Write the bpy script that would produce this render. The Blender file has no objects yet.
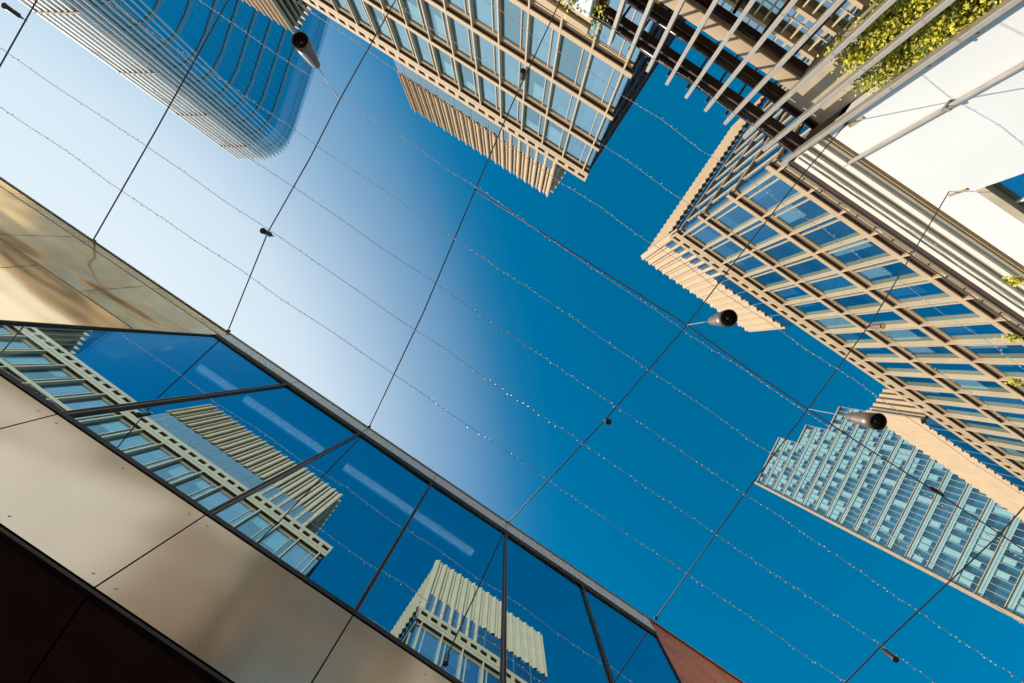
import bpy, bmesh, math, random
from mathutils import Vector, Matrix
random.seed(7)
S = bpy.context.scene
COL = S.collection
R = math.radians
CAM_H = 1.6                       # eye height above the street; heights below are above the eye
F = 420.0                         # focal length in pixels of a 1024 px wide frame
TH = R(34.2)                      # street axis turned against the picture's edge
CT, ST = math.cos(TH), math.sin(TH)

# ------------------------------------------------------------------ camera
cam_d = bpy.data.cameras.new('camera'); cam = bpy.data.objects.new('camera', cam_d); COL.objects.link(cam)
cam.matrix_world = Matrix(((CT, -ST, 0, 0), (-ST, -CT, 0, 0), (0, 0, -1, CAM_H), (0, 0, 0, 1)))
cam_d.sensor_width = 36; cam_d.lens = F / 1024 * 36
cam_d.shift_x = 4 / 1024; cam_d.shift_y = 13.5 / 1024
cam_d.clip_start = 0.05; cam_d.clip_end = 6000
S.camera = cam

def uv(px, py):
    a, b = px - 508, py - 355
    return a * CT + b * ST, -a * ST + b * CT

# ------------------------------------------------------------------ sky and sun
SUN_EL = R(36)
su, sv = uv(508 - 100, 355 + 36); n_ = math.hypot(su, sv)
SD = Vector((su / n_ * math.cos(SUN_EL), sv / n_ * math.cos(SUN_EL), math.sin(SUN_EL)))   # towards the sun
W = bpy.data.worlds.new('World'); S.world = W; W.use_nodes = True
nt = W.node_tree; nt.nodes.clear()
def N(t, tree=None, **k):
    n = (tree or nt).nodes.new(t)
    for a, b in k.items(): setattr(n, a, b)
    return n
sky = N('ShaderNodeTexSky', sky_type='NISHITA', sun_disc=False, sun_elevation=SUN_EL,
        sun_rotation=math.atan2(SD.x, SD.y), air_density=1.0, dust_density=1.0, ozone_density=2.0)
hs = N('ShaderNodeHueSaturation'); hs.inputs['Saturation'].default_value = 1.55; hs.inputs['Hue'].default_value = 0.477
hs.inputs['Value'].default_value = 0.99
tc = N('ShaderNodeTexCoord')
dot = N('ShaderNodeVectorMath', operation='DOT_PRODUCT'); hu, hv = uv(508 - 100, 355 + 20); hn = math.hypot(hu, hv)
dot.inputs[1].default_value = (hu / hn * math.cos(R(24)), hv / hn * math.cos(R(24)), math.sin(R(24)))
noi = N('ShaderNodeTexNoise'); noi.inputs['Scale'].default_value = 1.3; noi.inputs['Detail'].default_value = 2
mad = N('ShaderNodeMath', operation='MULTIPLY_ADD'); mad.inputs[1].default_value = 0.06; 
ramp = N('ShaderNodeValToRGB')
mix = N('ShaderNodeMixRGB')
mix.inputs[2].default_value = (4.7, 5.35, 5.7, 1)          # bright thin haze around the sun
bg = N('ShaderNodeBackground'); bg.inputs[1].default_value = 0.12
out = N('ShaderNodeOutputWorld')
L = nt.links.new
L(sky.outputs[0], hs.inputs['Color']); L(tc.outputs['Generated'], dot.inputs[0]); L(tc.outputs['Generated'], noi.inputs['Vector'])
L(noi.outputs[0], mad.inputs[0]); L(dot.outputs['Value'], mad.inputs[2]); L(mad.outputs[0], ramp.inputs[0])
L(ramp.outputs[0], mix.inputs[0]); mx0 = N('ShaderNodeVectorMath', operation='MAXIMUM'); mx0.inputs[1].default_value = (0, 0, 0)
L(hs.outputs[0], mx0.inputs[0]); L(mx0.outputs[0], mix.inputs[1]); L(mix.outputs[0], bg.inputs[0]); L(bg.outputs[0], out.inputs[0])
cr = ramp.color_ramp; cr.interpolation = 'LINEAR'
cr.elements[0].position = 0.36; cr.elements[0].color = (0, 0, 0, 1)
cr.elements[1].position = 1.0; cr.elements[1].color = (1, 1, 1, 1)
for p, v in ((0.41, .008), (0.455, 0.032), (0.51, .105), (0.575, .205), (0.62, 0.275), (0.71, .50), (0.79, .78), (.87, .92)):
    e = cr.elements.new(p); e.color = (v, v, v, 1)
sun_d = bpy.data.lights.new('sun', 'SUN'); sun = bpy.data.objects.new('sun', sun_d); COL.objects.link(sun)
sun_d.energy = 3.3; sun_d.angle = R(0.5); sun_d.color = (1, 0.91, 0.78)
sun.rotation_euler = SD.to_track_quat('Z', 'Y').to_euler()
S.view_settings.view_transform = 'Standard'; S.view_settings.look = 'None'
S.view_settings.exposure = 0.5; S.view_settings.gamma = 1

# ------------------------------------------------------------------ materials
def mat(name, col, rough=.6, metal=0, var=.0, vscale=3.0, bump=0, bscale=8, spec=.5, stretch=None):
    m = bpy.data.materials.new(name); m.use_nodes = True
    t = m.node_tree; b = t.nodes['Principled BSDF']
    b.inputs['Base Color'].default_value = (*col, 1); b.inputs['Roughness'].default_value = rough
    b.inputs['Metallic'].default_value = metal; b.inputs['Specular IOR Level'].default_value = spec
    co = N('ShaderNodeTexCoord', t)
    if var:
        nz = N('ShaderNodeTexNoise', t); nz.inputs['Scale'].default_value = vscale; nz.inputs['Detail'].default_value = 6
        rp = N('ShaderNodeValToRGB', t)
        rp.color_ramp.elements[0].position = .3; rp.color_ramp.elements[1].position = .7
        rp.color_ramp.elements[0].color = (*[c * (1 - var) for c in col], 1)
        rp.color_ramp.elements[1].color = (*[min(1, c * (1 + var * .6)) for c in col], 1)
        t.links.new(co.outputs['Object'], nz.inputs['Vector']); t.links.new(nz.outputs[0], rp.inputs[0])
        t.links.new(rp.outputs[0], b.inputs['Base Color'])
        mr = N('ShaderNodeMapRange', t); mr.inputs[3].default_value = rough * .8; mr.inputs[4].default_value = min(1, rough * 1.2)
        t.links.new(nz.outputs[0], mr.inputs[0]); t.links.new(mr.outputs[0], b.inputs['Roughness'])
    if bump:
        nb = N('ShaderNodeTexNoise', t); nb.inputs['Scale'].default_value = bscale; nb.inputs['Detail'].default_value = 1
        bp = N('ShaderNodeBump', t); bp.inputs['Strength'].default_value = bump; bp.inputs['Distance'].default_value = .1
        if stretch:
            mp = N('ShaderNodeMapping', t); mp.inputs['Scale'].default_value = stretch; mp.inputs['Rotation'].default_value = (0, R(20), 0)
            t.links.new(co.outputs['Object'], mp.inputs['Vector']); t.links.new(mp.outputs[0], nb.inputs['Vector'])
        else: t.links.new(co.outputs['Object'], nb.inputs['Vector'])
        t.links.new(nb.outputs[0], bp.inputs['Height'])
        t.links.new(bp.outputs[0], b.inputs['Normal'])
    return m
def glass(name, tint, refl=.6, trans=(.3, .4, .45), rough=.0, bump=.0, bscale=1.0, edge=.25):
    """coated facade glass: mirror reflection over a tinted see-through pane"""
    m = bpy.data.materials.new(name); m.use_nodes = True
    t = m.node_tree; t.nodes.clear()
    g = N('ShaderNodeBsdfAnisotropic', t) if False else N('ShaderNodeBsdfGlossy', t)
    g.inputs['Color'].default_value = (*tint, 1); g.inputs['Roughness'].default_value = rough
    tr = N('ShaderNodeBsdfTransparent', t); tr.inputs[0].default_value = (*trans, 1)
    mx = N('ShaderNodeMixShader', t); o = N('ShaderNodeOutputMaterial', t)
    lw = N('ShaderNodeLayerWeight', t); lw.inputs[0].default_value = .35
    ma = N('ShaderNodeMath', t, operation='MULTIPLY_ADD'); ma.inputs[1].default_value = edge; ma.inputs[2].default_value = refl; ma.use_clamp = True
    t.links.new(lw.outputs['Fresnel'], ma.inputs[0]); t.links.new(ma.outputs[0], mx.inputs[0])
    t.links.new(tr.outputs[0], mx.inputs[1]); t.links.new(g.outputs[0], mx.inputs[2]); t.links.new(mx.outputs[0], o.inputs[0])
    if bump:
        co = N('ShaderNodeTexCoord', t)
        nb = N('ShaderNodeTexNoise', t); nb.inputs['Scale'].default_value = bscale; nb.inputs['Detail'].default_value = 0
        bp = N('ShaderNodeBump', t); bp.inputs['Strength'].default_value = bump; bp.inputs['Distance'].default_value = .05
        t.links.new(co.outputs['Object'], nb.inputs['Vector']); t.links.new(nb.outputs[0], bp.inputs['Height'])
        t.links.new(bp.outputs[0], g.inputs['Normal'])
    return m
M = dict(
    stone=mat('cream_stone', (.56, .40, .24), .7, var=.12, vscale=.8),
    dim_wall=mat('dim_reflection_wall', (.26, .20, .15), .6, var=.2),
    bounce_wall=mat('pale_bounce_wall', (.72, .64, .47), .7, var=.1),
    blue_in=mat('deep_blue_interior', (.03, .17, .30), .8),
    stone_pale=mat('pale_stone', (.60, .45, .29), .7, var=.10, vscale=.8),
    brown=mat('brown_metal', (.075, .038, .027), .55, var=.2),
    dark=mat('dark_bronze', (.045, .034, .03), .4, metal=.3, var=.2),
    office_glass=glass('office_glass', (.60, .82, .92), .46, (.80, .92, .94), bump=.02, bscale=.4),
    office_glass_pale=glass('office_glass_pale', (.60, .84, .92), .26, (.88, .95, .96), bump=.03, bscale=.4, edge=.2),
    shop_glass=glass('shopfront_glass', (.56, .83, .97), .68, (.70, .76, .78), bump=.010, bscale=.5, edge=.12),
    tower_glass=glass('tower_glass', (.58, .84, .93), .62, (.75, .86, .88), bump=.02, bscale=.3),
    clear_glass=glass('clear_tower_glass', (.35, .72, .92), .06, (.86, .95, .94), edge=.18),
    inside=mat('dark_interior', (.05, .06, .065), .9),
    roller=mat('white_roller_blind', (.80, .86, .84), .9, var=.06),
    d_band=mat('mid_blue_band', (.22, .44, .56), .3),
    d_mullion=mat('blue_mullion', (.22, .46, .60), .35),
    blind=mat('pale_blind', (.70, .76, .74), .9, var=.1),
    nickel=mat('bronze_grey_panel', (.60, .54, .455), .17, metal=1, var=.10, vscale=1.2, bump=.45, bscale=.9, stretch=(.5, 1, 1.0)),
    gold=mat('golden_bronze_panel', (.98, .80, .56), .13, metal=1, var=.12, vscale=1.0, bump=.7, bscale=1.0, stretch=(.35, 1, 1.3)),
    copper=mat('red_copper_panel', (.78, .20, .075), .38, metal=.8, var=.3, vscale=1.6, bump=.12, bscale=1.2),
    alu=mat('grey_aluminium', (.60, .61, .62), .5, metal=.5),
    frame=mat('black_bronze_frame', (.05, .042, .038), .35, metal=.6, var=.2),
    trim=mat('golden_trim', (.42, .30, .18), .3, metal=.9),
    soffit=mat('dark_brown_soffit', (.085, .034, .024), .42, var=.25, vscale=2),
    white=mat('white_painted_wall', (.76, .76, .745), .75, var=.035, vscale=.7),
    bounce_cream=mat('warm_bounce_cream', (.80, .74, .63), .7, var=.05),  # warm bounce on the white mouldings, put into their colour
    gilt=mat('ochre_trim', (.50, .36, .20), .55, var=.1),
    grey=mat('grey_blade', (.42, .37, .31), .5, metal=.2, var=.10, vscale=4),
    beige=mat('beige_render', (.50, .41, .29), .8, var=.15, vscale=2),
    leaf=mat('yellow_green_leaf', (.66, .58, .03), .6, var=.5, vscale=9),
    leaf_dark=mat('green_leaf', (.20, .25, .03), .6, var=.4, vscale=9),
    cable=mat('dark_cable', (.045, .042, .045), .6),
    wire=mat('pale_wire', (.42, .38, .36), .6),
    bulb=mat('white_bulb', (.85, .83, .80), .35),
    lamp=mat('lamp_grey', (.25, .18, .145), .45, metal=.4, var=.1),
    black=mat('black_lamp_inside', (.05, .032, .026), .6),
    steel=mat('dark_steel_pipe', (.075, .055, .05), .22, metal=.7, var=.2),
    asphalt=mat('asphalt', (.055, .055, .055), .9, var=.3, vscale=6),
    paving=mat('stone_paving', (.34, .32, .29), .8, var=.2, vscale=2),
    roofing=mat('roof_membrane', (.3, .29, .27), .9),
    brass=mat('brass_glint', (.6, .42, .2), .3, metal=1),
    fin_white=mat('white_fin', (.85, .82, .79), .5, var=.06),
    fin_blue=mat('blue_spandrel', (.10, .24, .33), .35, var=.15),
    spandrel=mat('pale_blue_spandrel', (.30, .52, .56), .4, var=.1, vscale=.6),
)
def emit(name, col, s):
    m = bpy.data.materials.new(name); m.use_nodes = True
    b = m.node_tree.nodes['Principled BSDF']; b.inputs['Base Color'].default_value = (.8, .8, .8, 1)
    b.inputs['Emission Color'].default_value = (*col, 1); b.inputs['Emission Strength'].default_value = s
    return m
M['strip'] = emit('lit_strip_lamp', (.75, .95, 1), 1.3)

# ------------------------------------------------------------------ builders
class MB:
    def __init__(s): s.bm = bmesh.new()
    def box(s, x0, x1, y0, y1, z0, z1, mi=0):
        v = [s.bm.verts.new(p) for p in ((x0, y0, z0), (x1, y0, z0), (x1, y1, z0), (x0, y1, z0), (x0, y0, z1), (x1, y0, z1), (x1, y1, z1), (x0, y1, z1))]
        for f in ((0, 3, 2, 1), (4, 5, 6, 7), (0, 1, 5, 4), (1, 2, 6, 5), (2, 3, 7, 6), (3, 0, 4, 7)):
            s.bm.faces.new([v[i] for i in f]).material_index = mi
        return s
    def poly(s, pts, mi=0):
        s.bm.faces.new([s.bm.verts.new(p) for p in pts]).material_index = mi; return s
    def prism(s, pts, z0, z1, mi=0, caps=True):
        a = [s.bm.verts.new((p[0], p[1], z0)) for p in pts]; b = [s.bm.verts.new((p[0], p[1], z1)) for p in pts]
        n = len(pts)
        for i in range(n): s.bm.faces.new((a[i], a[(i + 1) % n], b[(i + 1) % n], b[i])).material_index = mi
        if caps:
            s.bm.faces.new(b).material_index = mi; s.bm.faces.new(a[::-1]).material_index = mi
        return s
    def tube(s, pts, r, n=8, mi=0, caps=True):
        pts = [Vector(p) for p in pts]; rings = []
        rr = r if isinstance(r, (list, tuple)) else [r] * len(pts)
        for i, p in enumerate(pts):
            d = (pts[min(i + 1, len(pts) - 1)] - pts[max(i - 1, 0)]).normalized()
            u = d.orthogonal().normalized() if abs(d.z) > .9 else d.cross(Vector((0, 0, 1))).normalized()
            w = d.cross(u)
            rings.append([s.bm.verts.new(p + (u * math.cos(2 * math.pi * k / n) + w * math.sin(2 * math.pi * k / n)) * rr[i]) for k in range(n)])
        for a, b in zip(rings, rings[1:]):
            for k in range(n):
                f = s.bm.faces.new((a[k], a[(k + 1) % n], b[(k + 1) % n], b[k])); f.material_index = mi; f.smooth = n > 5
        if caps:
            s.bm.faces.new(rings[0][::-1]).material_index = mi; s.bm.faces.new(rings[-1]).material_index = mi
        return s
    def octa(s, c, r, mi=0):
        c = Vector(c); v = [s.bm.verts.new(c + Vector(d) * r) for d in ((1, 0, 0), (0, 1, 0), (-1, 0, 0), (0, -1, 0), (0, 0, 1.3), (0, 0, -1.3))]
        for i in range(4):
            s.bm.faces.new((v[i], v[(i + 1) % 4], v[4])).material_index = mi
            s.bm.faces.new((v[(i + 1) % 4], v[i], v[5])).material_index = mi
        return s
    def build(s, name, mats, parent=None, bevel=0, loc=None):
        me = bpy.data.meshes.new(name); s.bm.normal_update()
        s.bm.to_mesh(me); s.bm.free()
        o = bpy.data.objects.new(name, me); COL.objects.link(o)
        for m in (mats if isinstance(mats, (list, tuple)) else [mats]): me.materials.append(m)
        if parent: o.parent = parent
        if loc: o.location = loc
        if bevel:
            b = o.modifiers.new('bevel', 'BEVEL'); b.width = bevel; b.segments = 2; b.limit_method = 'ANGLE'
        return o
def empty(name, loc=(0, 0, 0), rz=0):
    o = bpy.data.objects.new(name, None); COL.objects.link(o); o.location = loc; o.rotation_euler = (0, 0, rz); return o
def tag(o, label=None, cat=None, group=None, kind=None):
    for k, v in (('label', label), ('category', cat), ('group', group), ('kind', kind)):
        if v: o[k] = v
    return o
def cp(o, parent=None, loc=None):
    c = o.copy(); COL.objects.link(c)
    if parent: c.parent = parent
    if loc is not None: c.location = loc
    return c
Z0 = CAM_H
def at(px, py, V=None, Z=None):
    pu, pv = uv(px, py)
    if V is not None: Z = F * V / pv
    return Vector((pu * Z / F, pv * Z / F, Z + Z0))

# ------------------------------------------------------------------ the ground
tag(MB().box(-400, 400, -400, 400, -.5, 0).build('ground', M['asphalt']), kind='structure')
tag(MB().box(-60, 60, -8.2, 3.6, .004, .12).build('pavement', M['paving']), kind='structure')

# ------------------------------------------------------------------ left building with the mirror windows
VL = 3.0
ZR, ZH, ZS, ZB = 9.065 + Z0, 8.50 + Z0, 4.22 + Z0, 3.145 + Z0
MUL = [-5.15, -3.37, -1.59, .18, 1.99, 3.85, 5.69]
lb = empty('clad_building', (0, VL, 0))
tag(lb, 'low metal clad building with a band of mirror windows and dark soffit, along the street', 'building')
# shell: back, sides, roof, interior
sh = MB()
sh.box(-26, 26, .6, 12, ZR - .35, ZR - .12)
sh.box(-26, 26, 11.7, 12, 0, ZR - .35)
sh.box(-26, -25.7, .6, 11.7, ZB + .05, ZR - .35); sh.box(25.7, 26, .6, 11.7, ZB + .05, ZR - .35)
sh.build('wall', M['roofing'], lb)
MB().box(MUL[0], MUL[-1], 5.5, 5.6, ZS - .1, ZH + .05).box(MUL[0], MUL[-1], .25, 5.5, ZH + .05, ZH + .1).box(MUL[0], MUL[-1], .25, 5.5, ZS - .15, ZS - .1).build('interior', M['inside'], lb)
so = MB()
for i in range(-12, 12):
    x = -1.59 + i * 1.79
    so.box(x + .008, x + 1.782, .275, 2.2, ZB - .01, ZB + .04); so.box(x + .008, x + 1.782, 2.21, 5.5, ZB - .01, ZB + .04)
so.box(-26, 26, .27, 12, ZB + .042, ZB + .05)
so.build('soffit', M['soffit'], lb)
MB().box(-26, 26, .205, .26, ZB - .02, ZB + .008).build('edge_trim', M['frame'], lb)
MB().box(-26, 26, 5.5, 5.8, 0, ZB - .01).build('shopfront_wall', M['soffit'], lb)
def panel(x0, x1, z0, z1, m, rivets=True, name='metal_panel', cant=0.0):
    b = MB(); g = .007
    b.box(x0 + g, x1 - g, 0, .06, z0 + g, z1 - g)
    if rivets:
        w, h = x1 - x0, z1 - z0
        for fx in (.06, .5, .94):
            for fz in ((.08, .92) if h < 1.6 else (.04, .35, .65, .96)):
                c = (x0 + w * fx, 0, z0 + h * fz)
                b.tube([(c[0], .001, c[2]), (c[0], -.006, c[2])], .011, 6)
    if cant:
        for v in b.bm.verts: v.co.y += (z1 - v.co.z) * cant
    return b.build(name, m, lb)
MB().box(-26, 26, .29, .31, ZB + .055, ZS).build('backing', M['black'], lb)
MB().box(-26, MUL[0] - .06, .98, 1.02, ZS + .005, ZR - .35).box(MUL[-1] + .06, 26, .062, .08, ZS + .005, ZR - .35).build('backing', M['black'], lb)
cols = [MUL[0] - 1.8 * k for k in range(6, 0, -1)] + MUL + [MUL[-1] + 1.8 * k for k in range(1, 5)]
for i in range(len(cols) - 1):
    x0, x1 = cols[i], cols[i + 1]
    if x1 <= MUL[0] + .01:
        panel(x0, x1, ZB + .012, ZS - .05, M['nickel'], cant=.195)
        panel(x0, x1, ZS - .05, 6.67 + Z0, M['gold'], False, cant=.36); panel(x0, x1, 6.67 + Z0, 8.66 + Z0, M['gold'], False, cant=.30); panel(x0, x1, 8.66 + Z0, ZR - .06, M['gold'], False, cant=.30)
    elif x0 >= MUL[-1] - .01:
        panel(x0, x1, ZB + .012, ZS - .05, M['copper'], cant=.195)
        panel(x0, x1, ZS - .05, 7.4 + Z0, M['copper'], False); panel(x0, x1, 7.4 + Z0, ZR - .06, M['copper'], False)
    else:
        panel(x0, x1, ZB + .012, ZS - .05, M['nickel'], cant=.195)
for i in range(5):
    x0, x1 = cols[5 - i], cols[6 - i]
    for z in (6.67 + Z0, 8.66 + Z0): MB().box(x0 + .01, x1 - .01, -.006, .03, z - .008, z + .008).build('joint_bead', M['trim'], lb)
# windows
for i in range(6):
    x0, x1 = MUL[i], MUL[i + 1]
    f = MB(); e = .0005
    f.box(x0 + e, x0 + .024, .0, .10, ZS, ZH); f.box(x1 - .024, x1 - e, .0, .10, ZS, ZH)
    f.box(x0 + .018, x0 + .0235, -.008, -.001, ZS, ZH, 1); f.box(x1 - .0235, x1 - .018, -.008, -.001, ZS, ZH, 1)
    f.box(x0 + .024, x1 - .024, .002, .10, ZS, ZS + .035); f.box(x0 + .024, x1 - .024, .002, .10, ZH - .04, ZH)
    w = f.build('window', [M['frame'], M['trim']], lb)
    MB().box(x0 + .024, x1 - .024, .03, .045, ZS + .035, ZH - .04).build('pane', M['shop_glass'], w)
    pn = w.children[0]; ta, tb_ = ((.004, -.003), (-.003, .003), (.005, .002), (-.004, -.002), (.003, .004), (-.002, -.004))[i]
    for v in pn.data.vertices: v.co.y += ta * (v.co.x - (x0 + x1) / 2) / .9 + tb_ * (v.co.z - (ZS + ZH) / 2) / 2.1
MB().box(MUL[0], MUL[-1], -.012, .06, ZS - .045, ZS - .004).build('sill', M['frame'], lb)
MB().box(MUL[0], MUL[-1], -.012, .06, ZH + .004, ZH + .035).build('head_trim', M['trim'], lb)
MB().box(MUL[0], MUL[-1], -.02, .06, ZH + .04, ZH + .10).build('head_frame', M['frame'], lb)
pf = MB()
for i in range(6): pf.box(MUL[i] + .006, MUL[i + 1] - .006, -.01, .06, ZH + .105, ZR - .06)
pf.build('parapet_fascia', M['alu'], lb)
MB().box(-26, 26, -.028, .62, ZR - .05, ZR).build('parapet_cap', M['trim'], lb)
MB().box(-26, 26, .06, .6, ZR - .34, ZR - .06).build('parapet_backing', M['roofing'], lb)
# ceiling strip lamps behind the glass
for (a, b), lab in zip(((-5.0, -4.12), (-3.88, -2.0), (-1.45, 1.65)),
        ('short white ceiling strip lamp behind the leftmost mirror window',
         'medium white ceiling strip lamp behind the second mirror window from the left',
         'longest white ceiling strip lamp, seen through two mirror windows by the middle mullion')):
    o = MB().box(a, b, VL + .62, VL + .74, ZH - .10, ZH - .03).build('strip_lamp', M['strip'])
    tag(o, lab, 'lamp', 'strip lamps inside the clad building')

# ------------------------------------------------------------------ the two stone office blocks
DV = 16.1
SOF = [34.5, 30.4, 26.35, 22.3, 18.25, 14.2]      # undersides of the ledges above the eye
def office(root, length, nb, sgn, screens, depth=20, w=2.0):
    """local frame: corner at x=0, body runs to sgn*length, street face at y=0, body behind at -y"""
    def X(a, b): return (a, b) if sgn > 0 else (-b, -a)
    g = .27                                          # glass line behind the ledge fronts
    zt = 36.1 + Z0
    x0, x1 = X(.25, length)
    MB().box(x0, x1, -depth + .3, -g - .9, 0, zt - .9).build('wall', M['inside'], root)
    MB().box(x0, x1, -depth + .3, -g - .02, zt - .9, zt - .7).build('roof', M['roofing'], root)
    for k, zs in enumerate(SOF):
        z = zs + Z0; b = MB(); a0, a1 = X(0, length)
        b.box(a0, a1, -.06, 0, z + .003, z + .34)                            # fascia
        b.box(a0, a1, -g - .1, -.06, z + .25, z + .38)                       # deck
        c0, c1 = X(.2, length)
        b.box(c0, c1, -g - .12, -g + .04, z - .30, z)                        # spandrel below
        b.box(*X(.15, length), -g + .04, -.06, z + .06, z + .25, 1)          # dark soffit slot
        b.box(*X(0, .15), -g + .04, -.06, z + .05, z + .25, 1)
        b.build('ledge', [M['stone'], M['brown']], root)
    # parapet with slots
    b = MB(); a0, a1 = X(0, length); z = SOF[0] + Z0
    b.box(a0, a1, -.12, 0, zt - .42, zt); b.box(a0, a1, -.12, 0, z + .385, z + .72)
    for i in range(int(length / 1.0)):
        q0, q1 = X(i * 1.0 - .17 + (.17 if i == 0 else 0), i * 1.0 + .17); b.box(q0, q1, -.12, -.004, z + .72, zt - .42)
    b.box(a0, a1, -.42, -.2, z + .385, zt - .02, 1)
    b.build('parapet', [M['stone'], M['brown']], root)
    # fins
    zb = SOF[-1] + Z0
    for i in range(0, nb + 1):
        xx = sgn * (.55 + i * w)
        MB().box(xx - .05, xx + .05, -g - .02, .012, zb, SOF[0] + Z0 + .3).build('mullion', M['stone_pale'], root)
    # windows: one per bay and storey
    proto = {}
    for k in range(1, 5):
        zl, zh = SOF[k] + Z0 + .38, SOF[k - 1] + Z0 - .30
        h = zh - zl
        fr = MB(); q = .055
        fr.box(q, w - q, -.05, 0, 0, .07); fr.box(q, w - q, -.05, 0, h - .07, h)
        t0 = .5 if sgn > 0 else 1.45
        fr.box(t0 - .03, t0 + .03, -.05, .06, .07, h - .07)
        fo = fr.build('window', M['stone_pale'], root)
        go = MB().box(q, w - q, -.045, -.025, .07, h - .07).build('pane', M['office_glass'], fo)
        pale_me = go.data.copy(); pale_me.materials.clear(); pale_me.materials.append(M['office_glass_pale'])
        for i in range(nb):
            xx = .55 + i * w if sgn > 0 else -.55 - (i + 1) * w
            if i == 0: o = fo; pane = go
            else: o = cp(fo, root); pane = cp(go, o)
            if i and random.random() < .4: pane.data = pale_me
            o.location = (xx, -g, zl)
            if random.random() < .7:
                d = random.choice((.3, .5, .62, .8)) * h; s0 = random.choice((.12, .56))
                bl = MB().box(s0, s0 + random.choice((1.3, .9)), -.12, -.10, h - d, h - .07).build('blind', M['blind'], o)
    # unseen solid run beyond the bays, made pale to brighten the gold panels
    ex0, ex1 = X(.55 + nb * w, length)
    if length > .55 + nb * w: MB().box(ex0, ex1, -g - .5, -g - .1, 0, SOF[0] + Z0 - .53).build('wall', M['bounce_wall'], root)
    MB().box(*X(.3, length), -g - .4, -g - .06, 0, SOF[-1] + Z0 - .53).build('wall', M['stone'], root)
    # end face: ribbon glass between thin bands; shade side painted brown
    for k in range(5):
        zl, zh = SOF[k + 1] + Z0 + .2, SOF[k] + Z0 - .15
        e0, e1 = X(.18, .22)
        rb = MB().box(e0, e1, -depth + .4, -g - .06, zl, zh).build('end_window', M['office_glass'], root)
        MB().box(*X(.225, .5), -g - .05, -g - .03, zl, zh).build('corner_pane', M['office_glass'], rb)
        m = MB(); e0, e1 = X(.10, .17)
        for j in range(int((depth - 1) / 1.35)): m.box(e0, e1, -1.2 - j * 1.35 - .05, -1.2 - j * 1.35 + .05, zl, zh)
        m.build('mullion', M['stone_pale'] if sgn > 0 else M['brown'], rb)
        e0, e1 = X(.06, .17)
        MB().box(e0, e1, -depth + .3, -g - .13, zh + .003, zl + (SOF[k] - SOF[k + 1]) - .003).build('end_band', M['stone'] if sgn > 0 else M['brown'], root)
    # roof screens of upright fins
    for (s0, s1, low) in screens:
        zlo, zhi = 40.3 + Z0, 46.4 + Z0; yb = -.9
        x0, x1 = X(s0, s1)
        sc = MB().box(x0 + .1, x1 - .1, -depth, yb - .43, zlo + .02, zhi - .10).build('roof_screen', M['brown'], root)
        fm = MB(); p = .94; n = int((s1 - s0) / p)
        for i in range(n + 1):
            c = s0 + .2 + i * (s1 - s0 - .4) / n
            low_ = (low == 0 and i < 7) or (low == 1 and i > n - 7)
            zz = 36.5 + Z0 if (low and i < 7) else zlo
            f_ = 1 if sgn > 0 else -1
            for o0, w0, tip in ((-.44, .50, .0), (.12, .30, -.12)):
                xa = f_ * c + (o0 if sgn > 0 else -o0 - w0)
                q = [(xa, yb - .30), (xa + w0 * .82, yb + tip), (xa + w0, yb + tip - .03), (xa + w0, yb - .44), (xa, yb - .44)]
                low_fin = zz != zlo and o0 < 0
                fm.prism(q, zz if low_fin else zlo, zhi)
                if zz == zlo and o0 < 0: fm.box(xa + .2, xa + w0 - .05, yb - .36, yb - .1, zlo - .09, zlo - .001, 1)
        nd = int((depth - 1.5) / .62)
        for j in range(1, nd):
            y = yb - .2 - j * .62
            xe = X(s0 - .08, s0 + .12)
            if sgn < 0: fm.box(-s0 - .1, -s0 + .5, y - .07, y + .07, zlo, zhi)
            else: fm.prism([(xe[0] if sgn > 0 else xe[1], y), (xe[1] if sgn > 0 else xe[0], y - .3), (xe[1] if sgn > 0 else xe[0], y + .3)], zlo, zhi)
            xe = X(s1 - .12, s1 + .08); fm.prism([(xe[1] if sgn > 0 else xe[0], y), (xe[0] if sgn > 0 else xe[1], y - .3), (xe[0] if sgn > 0 else xe[1], y + .3)], zlo, zhi)
        fm.build('fin', [M['stone'], M['brown']], sc)
        gm = MB().box(x0 + .16, x1 - .16, -depth + 1, yb - .14, zt - .7, zlo - .12)
        gl = gm.build('clerestory', M['office_glass'], root)
        gi = MB().box(x0 + 1.1, x1 - 1.1, -depth + 1.2, yb - .95, zt - .69, zlo - .2).build('lining', M['inside'], gl)
        gb = MB(); k = 0
        while x0 + .9 + k * 1.9 < x1 - .9:
            gb.box(x0 + .9 + k * 1.9, x0 + .96 + k * 1.9, yb - .139, yb - .11, zt - .69, zlo - .12); k += 1
        gb.build('mullion', M['fin_blue'], gl)
A = empty('office_block', (-2.9, -DV + .08, 0), R(-1.46))
tag(A, 'cream stone office block with pale sky in its windows, upper middle, end wall coloured dark for shade', 'building')
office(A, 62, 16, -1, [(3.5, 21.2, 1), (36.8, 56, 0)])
B = empty('office_block', (5.8, -DV, 0), R(.3))
tag(B, 'cream stone office block with deep blue windows and sunlit end wall, beside the white building', 'building')
office(B, 56, 20, 1, [(.4, 14.6, 1), (30.6, 55.5, 0)])

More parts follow.
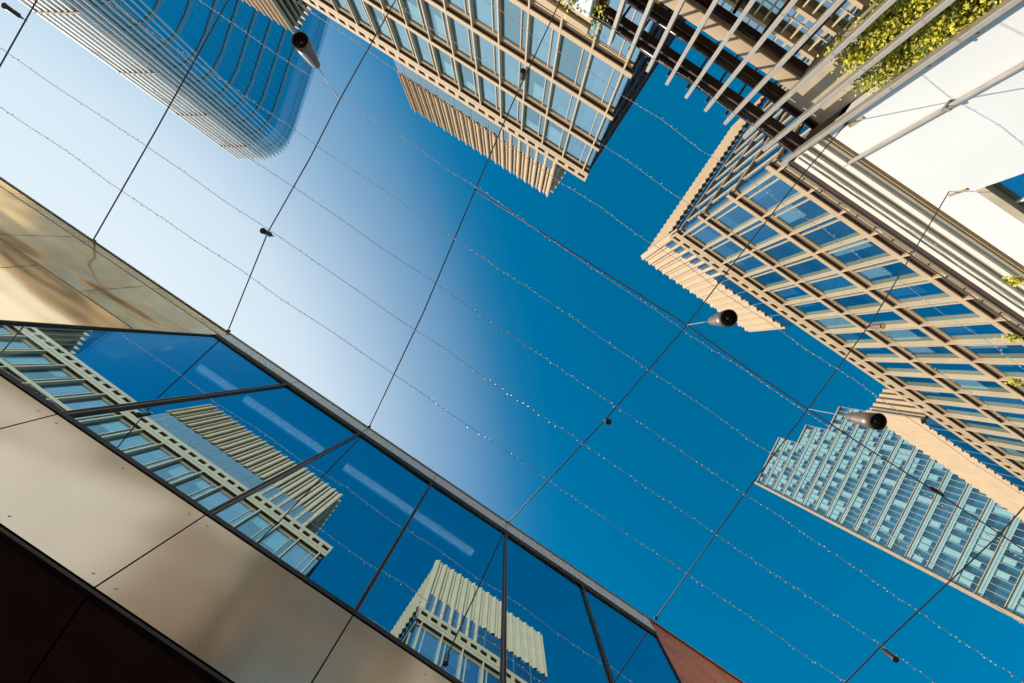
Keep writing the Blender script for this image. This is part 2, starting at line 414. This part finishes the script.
# ------------------------------------------------------------------ curved glass tower, far upper left
ZT = 110.0
pts = [at(x, y, Z=ZT) for x, y in ((239, 157), (252, 157.6), (264, 157.4), (274, 155), (283, 150.5), (290, 143), (296, 131), (302, 112), (309, 90), (317, 66), (325, 40), (331, 18), (337, -4), (343, -26))]
far = [(-150, -90), (-160, -20)]
ring = [(p.x, p.y) for p in pts] + far
cen = Vector((sum(p[0] for p in ring) / len(ring), sum(p[1] for p in ring) / len(ring)))
tw = empty('glass_tower', (cen.x, cen.y, 0))
tag(tw, 'tall blue glass tower with a rounded corner and white upright fins on one side', 'building')
rl = [(p[0] - cen.x, p[1] - cen.y) for p in ring]
def inset(r, d):
    n = len(r); o = []
    for i in range(n):
        p, q, s = Vector(r[i - 1]), Vector(r[i]), Vector(r[(i + 1) % n])
        t = ((q - p).normalized() + (s - q).normalized()).normalized(); nn = Vector((-t.y, t.x))
        if nn.dot(-q) < 0: nn = -nn
        o.append(tuple(q + nn * d))
    return o
top = ZT + Z0
MB().prism(inset(rl, 1.0), 0, top - 6).build('core', M['d_band'], tw)  # pale blue behind the glass stands in for distance haze
fh = 4.6
nf = int((ZT - 6) / fh)
for k in range(nf):
    z1 = top - 5.5 - k * fh; z0 = z1 - fh
    if z0 < 2: break
    MB().prism(inset(rl, .18), z0 + .75, z1, caps=False).build('ribbon_window', M['tower_glass'], tw)
    MB().prism(rl, z0, z0 + .75).build('floor_band', M['d_band'], tw)
sc = MB().prism(inset(rl, .25), top - 5.4, top - .6, caps=False).build('roof_screen', M['tower_glass'], tw)
rb = MB()
for zz in (top - .6, top - 2.2, top - 3.8): rb.prism(inset(rl, .05), zz, zz + .22, caps=False)
rb.build('rail', M['fin_blue'], sc)
def along(r, i0, i1, step):
    d = 0
    for i in range(i0, i1):
        a, b = Vector(r[i]), Vector(r[i + 1]); Lh = (b - a).length
        t = (b - a) / Lh; nn = Vector((t.y, -t.x))
        if nn.dot(a) < 0: nn = -nn
        while d < Lh: yield a + t * d, t, nn; d += step
        d -= Lh
fn = MB(); j = 0
for p, t, nn in along(rl, 0, 5, .95):
    dep = .7 if j < 10 else max(.06, .7 - .09 * (j - 9)); j += 1
    w_ = .14
    q = [p - t * w_, p + t * w_, p + t * w_ + nn * dep, p - t * w_ + nn * dep]
    fn.prism([(v.x, v.y) for v in q], 3, top)
fn.build('fin', M['fin_white'], tw)
fn = MB()
for p, t, nn in along(rl, 5, 12, 1.6):
    q = [p - t * .03, p + t * .03, p + t * .03 + nn * .05, p - t * .03 + nn * .05]
    fn.prism([(v.x, v.y) for v in q], 3, top - .6)
fn.build('mullion', M['d_mullion'], tw)
for k in range(0, 7):
    zz = top - 7 - k * 13.5; ck = MB(); fr_, bk_ = [], []
    for i in range(0, 3):
        a, b = Vector(rl[i]), Vector(rl[min(i + 1, 4)])
        if i == 3: a_ = Vector(rl[3])
        d_ = (Vector(rl[min(i + 1, 4)]) - Vector(rl[max(i - 1, 0)])).normalized(); nn = Vector((d_.y, -d_.x))
        if nn.dot(a) < 0: nn = -nn
        bk_.append(tuple(a)); fr_.append(tuple(a + nn * .74))
    ck.prism(bk_ + fr_[::-1], zz, zz + .28)
    ck.build('catwalk', M['stone'], tw)

# ------------------------------------------------------------------ stepped glass tower, far lower right
DE = 85.0
nx, ny = .894, .448                                    # outward direction of view, in the picture's axes
nu, nv = nx * CT + ny * ST, -nx * ST + ny * CT
E = empty('glass_tower', (nu * DE, nv * DE, 0), math.atan2(nv, nu))      # local x: away from the street, local y: along the face (+y = lower left)
tag(E, 'pale turquoise glass tower with stepped roof and cream corner edge', 'building')
k_ = DE / 280
def tE(px, py):
    a, b = px - 508, py - 355; return (a * .448 - b * .894) * DE / (a * .894 + b * .448)
steps = [(-.9, 14.55, F * DE / 280), (14.55, 20.3, F * DE / 280 - 8.06), (20.3, 27.2, F * DE / 280 - 16.12)]   # (from, to, roof height)
FHE = 4.03
for (a, b, zt) in steps:
    y0, y1 = -b, -a
    MB().box(.6, 22, y0, y1, 0, zt + Z0 - .6).build('core', M['blue_in'], E)
zmax = steps[0][2] + Z0
k = 0
rng = random.Random(3)
while True:
    z1 = zmax - k * FHE; z0 = z1 - FHE
    if z0 < 6: break
    segs = [(a, b) for a, b, zt in steps if zt + Z0 > z0 + FHE * .5]
    a, b = segs[0][0], segs[-1][1]
    y0, y1 = -b, -a
    MB().box(-.02, .3, y0, y1, z0, z0 + .95).box(-.16, .02, y0, y1, z0 + .93, z0 + 1.05, 1).box(-.06, .02, y0, y1, z0 + .42, z0 + .5, 1).build('spandrel', [M['spandrel'], M['stone_pale']], E)
    rw = MB().box(.05, .09, y0, y1, z0 + .95, z1).build('ribbon_window', M['clear_glass'], E)
    m = MB(); y = y0
    while y <= y1: m.box(-.06, .05, y - .035, y + .035, z0 + 1.05, z1); y += 1.2
    m.build('mullion', M['stone_pale'], rw)
    bl = MB(); y = y0 + .06
    while y < y1 - 1.2:
        if rng.random() < (.78 if k < 8 else .38):
            d = rng.choice((.35, .6, .62, .62, .9)) * (FHE - 1.0); bl.box(.13, .16, y, y + 1.1, z1 - d, z1)
        y += 1.2
    bl.build('blind', M['roller'], rw)
    k += 1
MB().box(-.5, 22, .75, 1.35, 0, zmax + .4).build('corner_pier', M['stone'], E)
for i, (a, b, zt) in enumerate(steps):
    MB().box(-.2, 22, -b, -a, zt + Z0 - .003 + .01, zt + Z0 + .35).build('roof_edge', M['stone_pale'], E)
# ------------------------------------------------------------------ inner block seen through the frame
G = empty('inner_block', (0, -24, 0))
tag(G, 'cream gridded block with green planted balconies, seen through the brown steel frame', 'building')
zg = 24 * F / 388 + Z0
MB().box(-2.4, 5.4, -10, -.5, 0, zg - .6).build('wall', M['inside'], G)
for k in range(14):
    z1 = zg - k * 1.75; z0 = z1 - 1.75
    MB().box(-2.4, 5.4, -.4, .12, z1 - .22, z1).box(-2.4, 5.4, .05, .1, z1 + .42, z1 + .48).build('balcony', M['stone'], G)
    MB().box(-2.4, 5.4, -.35, -.3, z0, z1 - .22).build('ribbon_window', M['office_glass'], G)
    m = MB(); x = -2.4
    while x <= 5.4: m.box(x - .045, x + .045, -.3, .04, z0, z1 - .22); x += .62
    m.build('mullion', M['stone_pale'], G)

# ------------------------------------------------------------------ white building on the right
VW = -9.3
wb = empty('white_building', (0, VW, 0))
tag(wb, 'bright white painted building with stepped cornice, upper right corner', 'building')
U0, U1 = 3.55, 32
WX0, WX1, WZ0, WZ1 = 6.85, 9.2, 7.2 + Z0, 9.78 + Z0       # window opening
zc = 10.75 + Z0
w = MB()
w.box(U0, WX0, -.4, 0, 0, zc); w.box(WX1, U1, -.4, 0, 0, zc); w.box(WX0, WX1, -.4, 0, 0, WZ0); w.box(WX0, WX1, -.4, 0, WZ1, zc)
w.box(U0, U0 + .3, -6, -.4, 0, zc); w.box(U0, U1, -6, -.4, zc - .3, zc)
w.build('wall', M['white'], wb)
fr = MB()
fr.box(WX0 + .001, WX0 + .07, -.16, -.09, WZ0, WZ1); fr.box(WX1 - .07, WX1 - .001, -.16, -.09, WZ0, WZ1)
fr.box(WX0 + .07, WX1 - .07, -.16, -.09, WZ1 - .07, WZ1 - .001); fr.box(WX0 + .07, WX1 - .07, -.16, -.09, WZ0 + .001, WZ0 + .07)
fr.box(WX0 + .75, WX0 + .80, -.15, -.08, WZ0 + .07, WZ1 - .07)
fo = fr.build('window', M['white'], wb)
MB().box(WX0 + .07, WX1 - .07, -.13, -.115, WZ0 + .07, WZ1 - .07).build('pane', M['tower_glass'], fo)
MB().box(WX0 + .003, WX1 - .003, -.12, .03, WZ1 - .2, WZ1 - .004).build('lintel', M['beige'], fo)
MB().box(WX0 + .2, WX1, -2.0, -1.9, WZ0, WZ1).build('lining', M['inside'], fo)
def zc_at(pv, V): return F * V / pv + Z0
# cornice mouldings: (face position out from the wall, pv of the lower edge, pv of the upper edge, material)
c = MB()
def mould(yf, pa, pb, mi): c.box(U0, U1, -.2, yf, zc_at(pa, VW + yf) , zc_at(pb, VW + yf), mi)
mould(.03, -359.5, -357.5, 1)
mould(.07, -355.5, -352.5, 0)
mould(.16, -349, -342.5, 0)
mould(.26, -337.5, -332, 0)
mould(.33, -330, -327.5, 0)
mould(.37, -325.5, -321.1, 0)
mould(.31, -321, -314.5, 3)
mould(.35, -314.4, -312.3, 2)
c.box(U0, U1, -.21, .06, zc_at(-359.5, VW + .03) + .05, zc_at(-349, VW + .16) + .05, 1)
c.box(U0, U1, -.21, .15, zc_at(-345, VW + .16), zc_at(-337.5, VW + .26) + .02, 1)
c.box(U0, U1, -.21, .25, zc_at(-333, VW + .26), zc_at(-326, VW + .34), 2)
c.build('cornice', [M['bounce_cream'], M['gilt'], M['beige'], M['brown']], wb)
zt = zc_at(-312.3, VW + .35)
MB().box(U0, U1, -6, .30, zt + .004, zt + .05).build('terrace_deck', M['beige'], wb)
rl_ = MB().tube([(U0, .42, zt + .02), (U1, .42, zt + .02)], .016, 6)
i = 0
while U0 + i * .62 < U1: rl_.box(U0 + i * .62 - .012, U0 + i * .62 + .012, .352, .415, zt - .02, zt + .01); i += 1
rl_.build('railing', M['dark'], wb)
dp = at(845, 165, V=VW + .1)
d = MB().tube([(dp.x, .11, 1), (dp.x, .11, zc_at(-347, VW + .1))], .055, 10)
for z in (4, 6.3, 8.2, 10.1): d.box(dp.x - .075, dp.x + .075, 0, .17, z, z + .05)
d.build('downpipe', M['grey'], wb)

# ------------------------------------------------------------------ left terrace block under the offices
tb = empty('terrace_block', (0, -9.0, 0))
tag(tb, 'low terrace block with beige stepped edge under the shaded office windows, top of the picture', 'building')
T1 = -3.35; tz = 9.0 * F / 309 + Z0
MB().box(-34, -6.9, -6.5, -.35, 0, tz - .9).build('wall', M['white'], tb)  # unseen front, made white to brighten the canted panels' reflections
MB().box(-6.9, T1, -6.5, -.36, 0, tz - .9).build('wall', M['dim_wall'], tb)  # stretch made dark to dim what the second panel reflects
MB().box(-34, T1, -6.5, 0, tz - .22, tz).build('terrace_deck', M['stone'], tb)
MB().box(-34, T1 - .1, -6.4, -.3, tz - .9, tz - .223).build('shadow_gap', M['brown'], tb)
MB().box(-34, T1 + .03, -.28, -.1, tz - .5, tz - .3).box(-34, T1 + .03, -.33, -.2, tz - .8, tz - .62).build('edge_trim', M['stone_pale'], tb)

# ------------------------------------------------------------------ steel frame with upright blades between the two
sf = empty('steel_frame', (0, -9.0, 0))
tag(sf, 'brown steel frame with a row of upright grey blades bridging two low buildings', 'frame')
bt = 9.0 * F / 312 + Z0
for i in range(10):
    u = (-91 + 23.4 * i) * 9.0 / 312
    MB().box(u - .05, u + .05, -.24, 0, 1.0, bt).build('blade', M['grey'], sf, bevel=.006)
def Vat(pv, Z): return pv * Z / F + 9.0
zf = 11.75
X0, X1 = -3.9, 3.52
def beamY(pv): return Vat(pv, zf)
for pv in (-341, -370, -404):
    y = beamY(pv); MB().box(X0, X1, y - .13, y + .10, zf + Z0, zf + Z0 + .22).build('beam', M['brown'], sf, bevel=.01)
for pv in (-331, -362, -396):
    y = beamY(pv); MB().tube([(X0, y, zf + Z0 - .0), (X1, y, zf + Z0 - .0)], .10, 14).build('pipe', M['steel'], sf)
y = beamY(-375); MB().tube([(X0, y, zf + Z0 + .1), (X1, y, zf + Z0 + .1)], .05, 10).build('white_pipe', M['fin_white'], sf)
MB().box(X0, X1, -1.97, -1.85, 11.57 + Z0, 12.06 + Z0).build('beam', M['stone'], sf)
for i in range(11):
    u = -3.4 + i * .67
    MB().box(u - .03, u + .03, beamY(-401), beamY(-330), zf + Z0 + .32, zf + Z0 + .39).build('cross_bracket', M['brown'], sf)
for i in range(6):
    u = -2.2 + i * 1.02
    MB().box(u - .05, u + .05, beamY(-409) - .1, beamY(-409), 1, zf + Z0).build('post', M['brown'], sf)
# beige wall return beside the white building, with planting
pl = MB().box(2.35, 3.5, -2.6, -.95, 0, 11.4 + Z0)
pl = pl.build('wall_return', M['beige'], None); pl.location = (0, -9.0, 0)
tag(pl, 'short beige wall end with blade shadows, beside the white building', 'wall')

def foliage(b, box_, n, size, spread=2.2):
    x0, x1, y0, y1, z0, z1 = box_
    rg = random.Random(n)
    cl = [(rg.uniform(x0, x1), rg.uniform(y0, y1), rg.uniform(z0, z1)) for _ in range(max(6, n // 45))]
    for _ in range(n):
        c = rg.choice(cl); s_ = size * spread
        p = Vector((rg.gauss(c[0], s_ * .6), rg.gauss(c[1], s_ * .5), rg.gauss(c[2], s_)))
        nrm = (Vector((rg.gauss(0, .7), rg.gauss(0, .7), rg.gauss(0, .7))) + SD * 1.3 + Vector((0, .4, -.5))).normalized()
        d = nrm.cross(Vector((rg.gauss(0, 1), rg.gauss(0, 1), rg.gauss(0, 1)))).normalized(); e = nrm.cross(d)
        l = size * rg.uniform(.7, 1.4); w_ = l * .32
        b.poly([p, p + d * l * .5 + e * w_, p + d * l, p + d * l * .5 - e * w_], 0 if rg.random() < .72 else 1)
    return b
gw = MB()
foliage(gw, (2.15, 3.5, -.62, -.34, 4.0, 10.9), 17000, .075)
gw.box(2.15, 3.49, -.94, -.70, 2.8, 10.4, 2)
o = gw.build('climbing_plant', [M['leaf'], M['leaf_dark'], M['leaf_dark']]); o.location = (0, -9.0, 0)
tag(o, 'yellow green hedge climbing the beige wall behind the last grey blades', 'plant')

# planter at the end of the left terrace
pb = MB().prism([(-6.4, -.5), (-3.42, -.5), (-3.42, -.02), (-6.4, -.02)], 10.9 + Z0, 11.72 + Z0)
po = pb.build('planter', M['white'], None, bevel=.015); po.location = (0, -9.0, 0)
o = foliage(MB(), (-4.1, -3.15, -.35, .02, 11.5 + Z0, 11.85 + Z0), 420, .10).build('shrub', [M['leaf'], M['leaf_dark']]); o.location = (0, -9.0, 0)
tag(o, 'small leafy shrub growing from the white planter beside the grey blades', 'plant')
tag(po, 'white planter box under the edge of the low terrace block', 'planter')
# sprigs over the railing at the right
for (px, py, n, lab) in ((1013, 338, 70, 'yellow leaf sprig over the railing at the right edge, middle of three'),
                         (1016, 382, 60, 'yellow leaf sprig at the right edge, lowest of three, farthest from the white wall'),
                         (1014, 281, 80, 'yellow leaf sprig against the white cornice at the right edge, topmost')):
    p = at(px, py, V=-8.75)
    m_ = foliage(MB(), (-.09, .09, -.04, .04, -.05, .05), n + 60, .08, 1.1)
    m_.tube([(.15, -.30, -.5 if py < 300 else -1.2), (.1, -.1, -.2), (0, 0, .05)], .008, 5, 1)
    o = m_.build('leaf_sprig', [M['leaf'], M['leaf_dark']]); o.location = p
    tag(o, lab, 'plant', 'leaf sprigs at the railing')

# ------------------------------------------------------------------ cables over the street
def znet(V):
    t = (3 - V) / 12.2
    return 9.08 + 1.1 * t - .45 * 4 * t * (1 - t) * .6
def net(px, py, dz=0):
    pu, pv = uv(px, py); Z = 9.4
    for _ in range(20): Z = znet(pv * Z / F)
    return Vector((pu * Z / F, pv * Z / F, Z + Z0 + dz))
KC = [
    ([(-45, 147), (0, 66), (37, 0), (197, -286)], 'dark span cable at the far upper left corner, carrying a small spotlight'),
    ([(93, 240.5), (155, 132), (228, 0), (336, -192)], 'dark span cable from the golden panels across the curved glass tower'),
    ([(228, 331), (268, 232), (310, 158), (339.5, 100), (395.6, 0), (456, -112)], 'dark span cable rising from the left end of the mirror windows'),
    ([(369, 427), (424, 311), (475, 190), (511, 106.6), (560.7, 0), (582, -45)], 'dark span cable that crosses the shaded office windows to the low terrace block'),
    ([(508, 523), (605, 420), (687, 325), (740, 255), (800, 178), (846, 124)], 'dark span cable from the middle mullion to the top left of the white wall'),
    ([(656, 618), (740, 500), (808, 409), (873, 320), (950, 190)], 'thin span cable from the red copper panel to the bracket by the white wall window'),
    ([(805, 724), (880, 647), (1000, 534), (1024, 507), (1164, 370)], 'dark span cable in the lower right corner, over the stepped tower'),
]
for ps, lab in KC:
    P_ = [net(*p) for p in ps]
    b = MB().tube(P_, .0135, 6)
    for e in (P_[0], P_[-1]): b.tube([e + Vector((0, 0, -.03)), e + Vector((0, 0, .05))], .03, 8)
    tag(b.build('span_cable', M['cable']), lab, 'cable', 'span cables across the street')

# fairy light strings along the street
def interp(ps, step=.13):
    out_ = []
    for a, b in zip(ps, ps[1:]):
        n = max(1, int((b - a).length / step))
        for i in range(n): out_.append(a.lerp(b, i / n))
    return out_ + [ps[-1]]
rg = random.Random(11)
SL = [(80, 'lowest fairy light string, nearest the mirror windows'),
      (31, 'second fairy light string out from the mirror windows'),
      (-18, 'third fairy light string out from the mirror windows, by the lone spotlight'),
      (-66, 'fairy light string just on the window side of the three pendant lamps'),
      (-119, 'fairy light string on the cable that carries the three pendant lamps'),
      (-172, 'fairy light string crossing the roof screens, next beyond the pendant lamps'),
      (-226, 'fairy light string crossing the upper office windows'),
      (-278, 'fairy light string crossing the lower office windows'),
      (-326, 'topmost fairy light string, running across the grey blades')]
for pv, lab in SL:
    Z = 9.4
    for _ in range(20): Z = znet(pv * Z / F)
    V = pv * Z / F
    ps = []
    for i in range(0, 16):
        u = -17 + i * 2.25
        for s_ in (0, .5):
            ps.append(Vector((u + s_ * 2.25, V + rg.uniform(-.02, .02), Z + Z0 - .02 - (.10 if s_ else 0) + rg.uniform(-.02, .02))))
    st = MB().tube(ps, .0055, 5).build('light_string', M['wire'])
    tag(st, lab, 'light string', 'fairy light strings along the street')
    b = MB()
    for q in interp(ps):
        if rg.random() < .85:
            c = q + Vector((rg.uniform(-.03, .03), rg.uniform(-.028, .028), rg.uniform(-.05, .02)))
            b.octa(c, rg.uniform(.009, .017))
    tag(b.build('bulb', M['bulb'], st), kind='stuff')
P_ = [net(*p) for p in ((475, 190), (580, 257), (687, 325), (750, 370), (808, 409), (870, 450), (930, 488), (1000, 534), (1130, 622))]
tag(MB().tube(P_, .015, 6).build('carrier_cable', M['cable']), 'thick dark cable along the street carrying two pendant lamps, with a turnbuckle', 'cable')
# turnbuckle on it
p, q = net(925, 485), net(944, 495)
tag(MB().tube([p, p.lerp(q, .25), p.lerp(q, .3), p.lerp(q, .8), p.lerp(q, .85), q], [.02, .02, .05, .05, .025, .025], 8).build('turnbuckle', M['dark']),
    'dark turnbuckle clamp on the thick cable over the stepped glass tower', 'turnbuckle')

# pendant lamps
def pendant(j, top_r, bot_r, lab):
    J = net(*j); zj = J.z - Z0
    t = empty('pendant_lamp', J); tag(t, lab, 'lamp', 'pendant lamps on the cables')
    zt_, zb_ = -zj * .118, -zj * .190
    MB().tube([(0, 0, 0), (0, 0, zt_)], .009, 6).build('rod', M['grey'], t)
    L_ = zt_ - zb_
    prof = [(0, .05), (.015, .068), (.06, .082), (.3, .108), (.7, .142), (1, .158)]
    s = MB(); n = 40
    rings = [[s.bm.verts.new((r * math.cos(2 * math.pi * k / n), r * math.sin(2 * math.pi * k / n), zt_ - L_ * f)) for k in range(n)] for f, r in prof]
    inn = [[s.bm.verts.new((r * math.cos(2 * math.pi * k / n), r * math.sin(2 * math.pi * k / n), z)) for k in range(n)] for r, z in ((.146, zb_), (.138, zb_ + .10), (.04, zb_ + .12))]
    for a, b_ in zip(rings, rings[1:]):
        for k in range(n): f = s.bm.faces.new((a[k], a[(k + 1) % n], b_[(k + 1) % n], b_[k])); f.smooth = True
    s.bm.faces.new(rings[0])
    for k in range(n): s.bm.faces.new((rings[-1][k], rings[-1][(k + 1) % n], inn[0][(k + 1) % n], inn[0][k]))
    sh_ = s.build('shade', M['lamp'], t)
    s2 = MB()
    inn = [[s2.bm.verts.new((r * math.cos(2 * math.pi * k / n), r * math.sin(2 * math.pi * k / n), z)) for k in range(n)] for r, z in ((.145, zb_ + .002), (.136, zb_ + .10), (.05, zb_ + .13))]
    for a, b_ in zip(inn, inn[1:]):
        for k in range(n): s2.bm.faces.new((a[k], a[(k + 1) % n], b_[(k + 1) % n], b_[k]))
    s2.bm.faces.new(inn[-1]); s2.build('reflector', M['black'], t)
    MB().tube([(0, 0, zb_ + .128), (0, 0, zb_ + .06)], [.03, .022], 10).build('bulb', M['lamp'], t)
pendant((339.5, 100), .07, .155, 'grey pendant lamp hanging in front of the curved blue tower')
pendant((687, 325), .07, .155, 'grey pendant lamp hanging in front of the cream roof screen of the office block')
pendant((808, 409), .07, .155, 'grey pendant lamp hanging beside the stepped turquoise tower')

# small spotlights
for (x, y), lab, on in (((25, 20), 'small dark spotlight at the upper left corner of the picture', 0),
                    ((273, 236), 'small dark spotlight on the cable in the whitish sky', 0), ((604.5, 419), 'small dark spotlight alone in the middle of the blue sky', 0),
                    ((522.5, 82), 'small dark spotlight in front of the shaded office windows', 0), ((868, 327), 'small spotlight with a brass coloured lens in front of the sunlit office block', 1),
                    ((880, 647), 'small dark spotlight near the bottom right, below the stepped tower', 0)):
    J = net(x, y); t = empty('spotlight', J); tag(t, lab, 'spotlight', 'small spotlights on the span cables')
    MB().tube([(0, 0, .03), (0, 0, -.07)], .012, 6).box(-.035, .035, -.02, .02, -.10, -.06).build('clamp', M['dark'], t)
    MB().tube([(0, 0, -.10), (0, 0, -.12), (0, 0, -.34), (0, 0, -.38)], [.035, .055, .055, .065], 14).build('housing', M['lamp'] if on else M['dark'], t)
    MB().tube([(0, 0, -.3805), (0, 0, -.385)], .045, 12).build('lens', M['brass'] if on else M['black'], t)

# cable brackets on the white wall
for (px, py), (qx, qy), lab in (((846, 124), (862, 118), 'ochre cable bracket at the top left of the white wall'), ((950, 190), (972, 187), 'pale cable bracket beside the white wall window')):
    a = net(px, py); b_ = at(qx, qy, V=VW + .0)
    m_ = MB().tube([a, Vector((b_.x, b_.y + .02, a.z)), ], .013, 6).tube([a, Vector((b_.x, b_.y + .02, a.z - .22))], .010, 6)
    m_.box(b_.x - .03, b_.x + .03, VW, VW + .03, a.z - .34, a.z + .06)
    tag(m_.build('cable_bracket', M['gilt']), lab, 'bracket', 'cable brackets on the white building')
